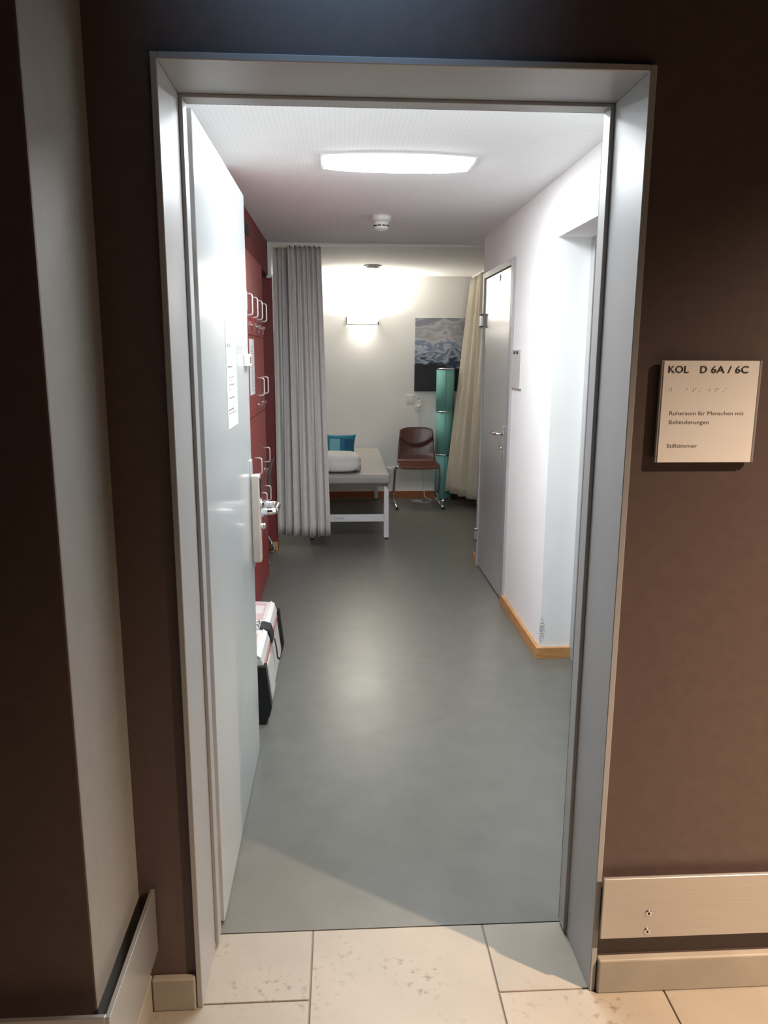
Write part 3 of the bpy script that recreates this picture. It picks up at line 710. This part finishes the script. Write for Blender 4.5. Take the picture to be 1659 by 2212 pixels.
for i in range(5): bx(bm, -0.112+i*0.011, -0.104+i*0.011, 4.8608, 4.8616, 0.178, 0.189)
em = part('maker_sticker', bm, mat('pale_grey_print', (0.36, 0.36, 0.37), 0.6, var=0.05), bd, 'small grey round emblem with lettering'); em['kind'] = 'stuff'

# white folded cushion and striped pillow on it
def soft_box(cx, cy, cz, hx, hy, hz, px=4.0, wob=0.0, seed=0, m=None, rx=0):
    bm = nb(); bmesh.ops.create_uvsphere(bm, u_segments=40, v_segments=24, radius=1)
    rnd = random.Random(seed); ph = [rnd.uniform(0, 6) for _ in range(6)]
    for v in bm.verts:
        d = v.co.normalized()
        f = (abs(d.x)**px + abs(d.y)**px + abs(d.z)**px)**(-1/px)
        wv = 1 + wob*(math.sin(5*d.x+ph[0]) + math.sin(6*d.y+ph[1])*0.7 + math.sin(9*d.z+ph[2])*0.5 + 0.6*math.sin(13*d.x*d.z+ph[3]))*0.33
        v.co = Vector((cx+d.x*f*hx*wv, cy+d.y*f*hy*wv, cz+d.z*f*hz*wv))
    for f in bm.faces: f.smooth = True
    return bm
cu_ = thing('white_cushion', (-0.12, 5.10, 0.566), 'plump white cushion lying on the grey couch', 'cushion')
part('cushion_body', soft_box(-0.135, 5.08, 0.647, 0.215, 0.20, 0.079, 4.5, 0.05, 3), linen_m, cu_)
bm = nb(); tube(bm, [(-0.33, 4.90, 0.575), (0.03, 4.90, 0.575), (0.078, 4.95, 0.578), (0.085, 5.10, 0.60), (0.085, 5.2, 0.66)], 0.004, 8, 0.04)
part('piping', bm, mat('dark_piping', (0.05, 0.05, 0.06), 0.7, var=0.1), cu_, 'dark piping')
pw = bpy.data.objects.new('striped_pillow', None); COL.objects.link(pw); pw.location = (-0.135, 5.375, 0.588); WORG[pw.name] = Vector((0, 0, 0))
props(pw, 'turquoise striped pillow on top of the white cushion', 'pillow')
bm = nb()
def pil(sgn):
    def f(a, b):
        u = -1+2*a; v = -1+2*b
        e = (1-abs(u)**2.6)*(1-abs(v)**2.6)
        th = 0.062*max(0, e)**0.5
        # concave edges and pointed corners
        x = u*0.185*(1-0.09*(1-v*v)); z = v*0.134*(1-0.07*(1-u*u))
        y = -sgn*th + 0.012*math.sin(2.5*u+1)
        # lies over the cushion: lower part bends back
        return Vector((x, y, z+0.134))
    return f
grid(bm, 28, 18, pil(1)); grid(bm, 28, 18, pil(-1)); bmesh.ops.remove_doubles(bm, verts=bm.verts, dist=0.0008)
bmesh.ops.recalc_face_normals(bm, faces=bm.faces)
part('pillow_cover', bm, stripe_m, pw)
pw.rotation_euler = (math.radians(-10), math.radians(1), 0)

# ------------------------------------------------------------------ plywood chairs with steel runners
def make_chair(label):
    t = thing('plywood_chair', (0, 0, 0), label, 'chair', 'brown plywood chairs on steel runners')
    prof = [(-0.232, 0.408), (-0.225, 0.424), (-0.19, 0.434), (-0.10, 0.436), (0.02, 0.430), (0.09, 0.430), (0.132, 0.440), (0.160, 0.468), (0.177, 0.510), (0.193, 0.580), (0.210, 0.660), (0.224, 0.730), (0.236, 0.785), (0.242, 0.803)]
    hw = [0.190, 0.208, 0.214, 0.216, 0.215, 0.212, 0.208, 0.203, 0.200, 0.195, 0.188, 0.182, 0.177, 0.170]
    def ip(arr, k):
        x = k*(len(arr)-1); i = min(int(x), len(arr)-2); f = x-i
        a, b = arr[i], arr[i+1]
        return a+(b-a)*f if not isinstance(a, tuple) else tuple(p+(q-p)*f for p, q in zip(a, b))
    bm = nb()
    def f(a, b):
        u = -1+2*a; y, z = ip(prof, b); h = ip(hw, b)
        x = u*h
        back = max(0, min(1, (b-0.5)/0.2))
        y += -0.020*back*(u*u) + 0.0            # back wraps forward at the sides
        z += 0.008*(1-back)*(u*u)
        # pressed bowl: upper panel stands proud above a smile-shaped line
        line = 0.600 + 0.086*(u*u)
        zz = (z-line)
        k_ = max(0, min(1, (zz+0.008)/0.034)); k_ = k_*k_*(3-2*k_); y += -0.018*k_*back
        # rounded top corners
        if b > 0.8: z -= 0.030*(abs(u)**5)*((b-0.8)/0.2)**2
        return Vector((x, y, z))
    grid(bm, 30, 60, f); bmesh.ops.recalc_face_normals(bm, faces=bm.faces)
    o = part('seat_shell', bm, chair_m, t); sm = o.modifiers.new('thickness', 'SOLIDIFY'); sm.thickness = 0.010; sm.offset = 0
    for s in (-1, 1):
        bm = nb()
        tube(bm, [(s*0.06, 0.0, 0.404), (s*0.238, 0.0, 0.404), (s*0.242, 0.195, 0.045), (s*0.242, 0.187, 0.016), (s*0.238, -0.30, 0.016)], 0.0135, 12, 0.045)
        l = part('leg', bm, chrome, t, 'tubular steel runner leg')
        for y in (-0.27, 0.13):
            part('foot_glide', box(s*0.238-0.013, s*0.238+0.013, y-0.02, y+0.02, 0.0, 0.012, 0.003, 1), black_m, l)
        part('end_cap', lathe(nb(), [(0.0138, 0), (0.0142, -0.02), (0.009, -0.027), (0.0001, -0.028)], (s*0.238, -0.292, 0.0165), 14, 'Y'), black_m, l)
        part('collar', tube(nb(), [(s*0.2418, 0.165, 0.090), (s*0.2420, 0.178, 0.066)], 0.0165, 12), chrome, l)
        bm = nb(); tube(bm, [(-0.06, 0.0, 0.404), (0.06, 0.0, 0.404)], 0.0135, 12)
    part('cross_bar', bm, chrome, t)
    return t
ch = make_chair('brown plywood chair facing the viewer by the back wall')
ch.location = (0.728, 6.43, 0)
c2 = copy_tree(ch); c2['label'] = 'brown plywood chair tucked sideways into the red niche behind the lockers'
c2.location = (-0.818, 4.17, 0); c2.rotation_euler = (0, 0, -PI/2)

# ------------------------------------------------------------------ teal column lamp with cord
LCX, LCY, LR = 1.041, 6.70, 0.096
tl = thing('column_lamp', (LCX, LCY, 0), 'tall teal fabric column lamp with silver rings behind the chair', 'floor lamp')
for i, (z0, z1) in enumerate([(0.035, 0.498), (0.508, 0.962), (0.972, 1.418)]):
    bm = nb(); lathe(bm, [(LR, z0), (LR, z1)], (LCX, LCY, 0), 40)
    part('shade', bm, teal_m, tl)
    part('seam', box(LCX-0.008, LCX-0.004, LCY-LR-0.0012, LCY-LR+0.002, z0+0.004, z1-0.004), mat('teal_seam', (0.05, 0.24, 0.23), 0.7, var=0.1) if 'teal_seam' not in MATS else MATS['teal_seam'], tl)
for z in (0.503, 0.967, 1.4215):
    part('ring', lathe(nb(), [(LR-0.004, -0.006), (LR+0.003, -0.006), (LR+0.003, 0.006), (LR-0.004, 0.006)], (LCX, LCY, z), 40), chrome, tl, 'silver ring')
part('base', lathe(nb(), [(0.105, 0.0), (0.105, 0.010), (0.095, 0.022), (0.090, 0.035)], (LCX, LCY, 0), 40), chrome, tl, 'silver round base')
# ------------------------------------------------------------------ carrying case on the floor behind the door
cs = thing('carry_case', (-0.50, 1.84, 0), 'white and pinkish carrying case with black ends and strap on the floor', 'case')
part('body', prism(nb(), [(-0.585, 0.012), (-0.412, 0.012), (-0.405, 0.05), (-0.425, 0.225), (-0.585, 0.225)], 'Y', 1.50, 2.19), case_w, cs)
part('side_rib', prism(nb(), [(-0.405, 0.03), (-0.399, 0.05), (-0.418, 0.20), (-0.424, 0.21)], 'Y', 1.62, 1.75), case_w, cs)
part('seam_strip', prism(nb(), [(-0.585, 0.225), (-0.421, 0.225), (-0.421, 0.236), (-0.585, 0.236)], 'Y', 1.50, 2.19), case_r, cs, 'red seam line')
part('lid', prism(nb(), [(-0.580, 0.236), (-0.424, 0.236), (-0.424, 0.262), (-0.436, 0.292), (-0.455, 0.304), (-0.580, 0.312)], 'Y', 1.475, 2.205), case_w, cs)
part('lid_rail', prism(nb(), [(-0.458, 0.3035), (-0.438, 0.290), (-0.434, 0.296), (-0.454, 0.3105)], 'Y', 1.475, 2.205), mat('bright_edge_rail', (0.85, 0.83, 0.80), 0.35, 0.2, var=0.03), cs, 'bright metal edge rail')
for y0, y1 in ((1.935, 2.185), (1.50, 1.735)):
    lb = part('label_panel', prism(nb(), [(-0.565, 0.3115), (-0.470, 0.3056), (-0.470, 0.3070), (-0.565, 0.3130)], 'Y', y0, y1), case_p, cs, 'pinkish label panel')
    part('label_print', prism(nb(), [(-0.52, 0.3100), (-0.48, 0.3076), (-0.48, 0.3080), (-0.52, 0.3104)], 'Y', y0+0.08, y1-0.05), case_w, lb)
for (y0, y1) in ((1.452, 1.500), (2.190, 2.235)):
    poly = [(-0.588, 0.0), (-0.420, 0.0), (-0.398, 0.045), (-0.391, 0.075), (-0.412, 0.262), (-0.588, 0.262)]
    part('end_shell', prism(nb(), poly, 'Y', y0, y1), black_m, cs, 'black plastic end shell')
# strap and latches
bm = nb(); prism(bm, [(-0.470, 0.3065), (-0.455, 0.3062), (-0.432, 0.298), (-0.418, 0.262), (-0.417, 0.240), (-0.412, 0.240), (-0.413, 0.264), (-0.426, 0.304), (-0.452, 0.3135), (-0.470, 0.3150)], 'Y', 1.79, 1.885)
part('strap', bm, strap_m, cs, 'black webbing strap')
bm = nb(); tube(bm, [(-0.409, 1.86, 0.235), (-0.400, 1.865, 0.18), (-0.398, 1.87, 0.135), (-0.390, 1.885, 0.125)], 0.007, 8, 0.02, flat=0.5)
part('strap_end', bm, strap_m, cs)
for y in (1.805, 1.872):
    lt = part('latch', box(-0.520, -0.474, y-0.014, y+0.014, 0.307, 0.322, 0.004, 2), chrome, cs, 'chrome latch')
    part('latch_bar', tube(nb(), [(-0.520, y-0.016, 0.325), (-0.474, y-0.016, 0.325)], 0.005, 8), chrome, lt)
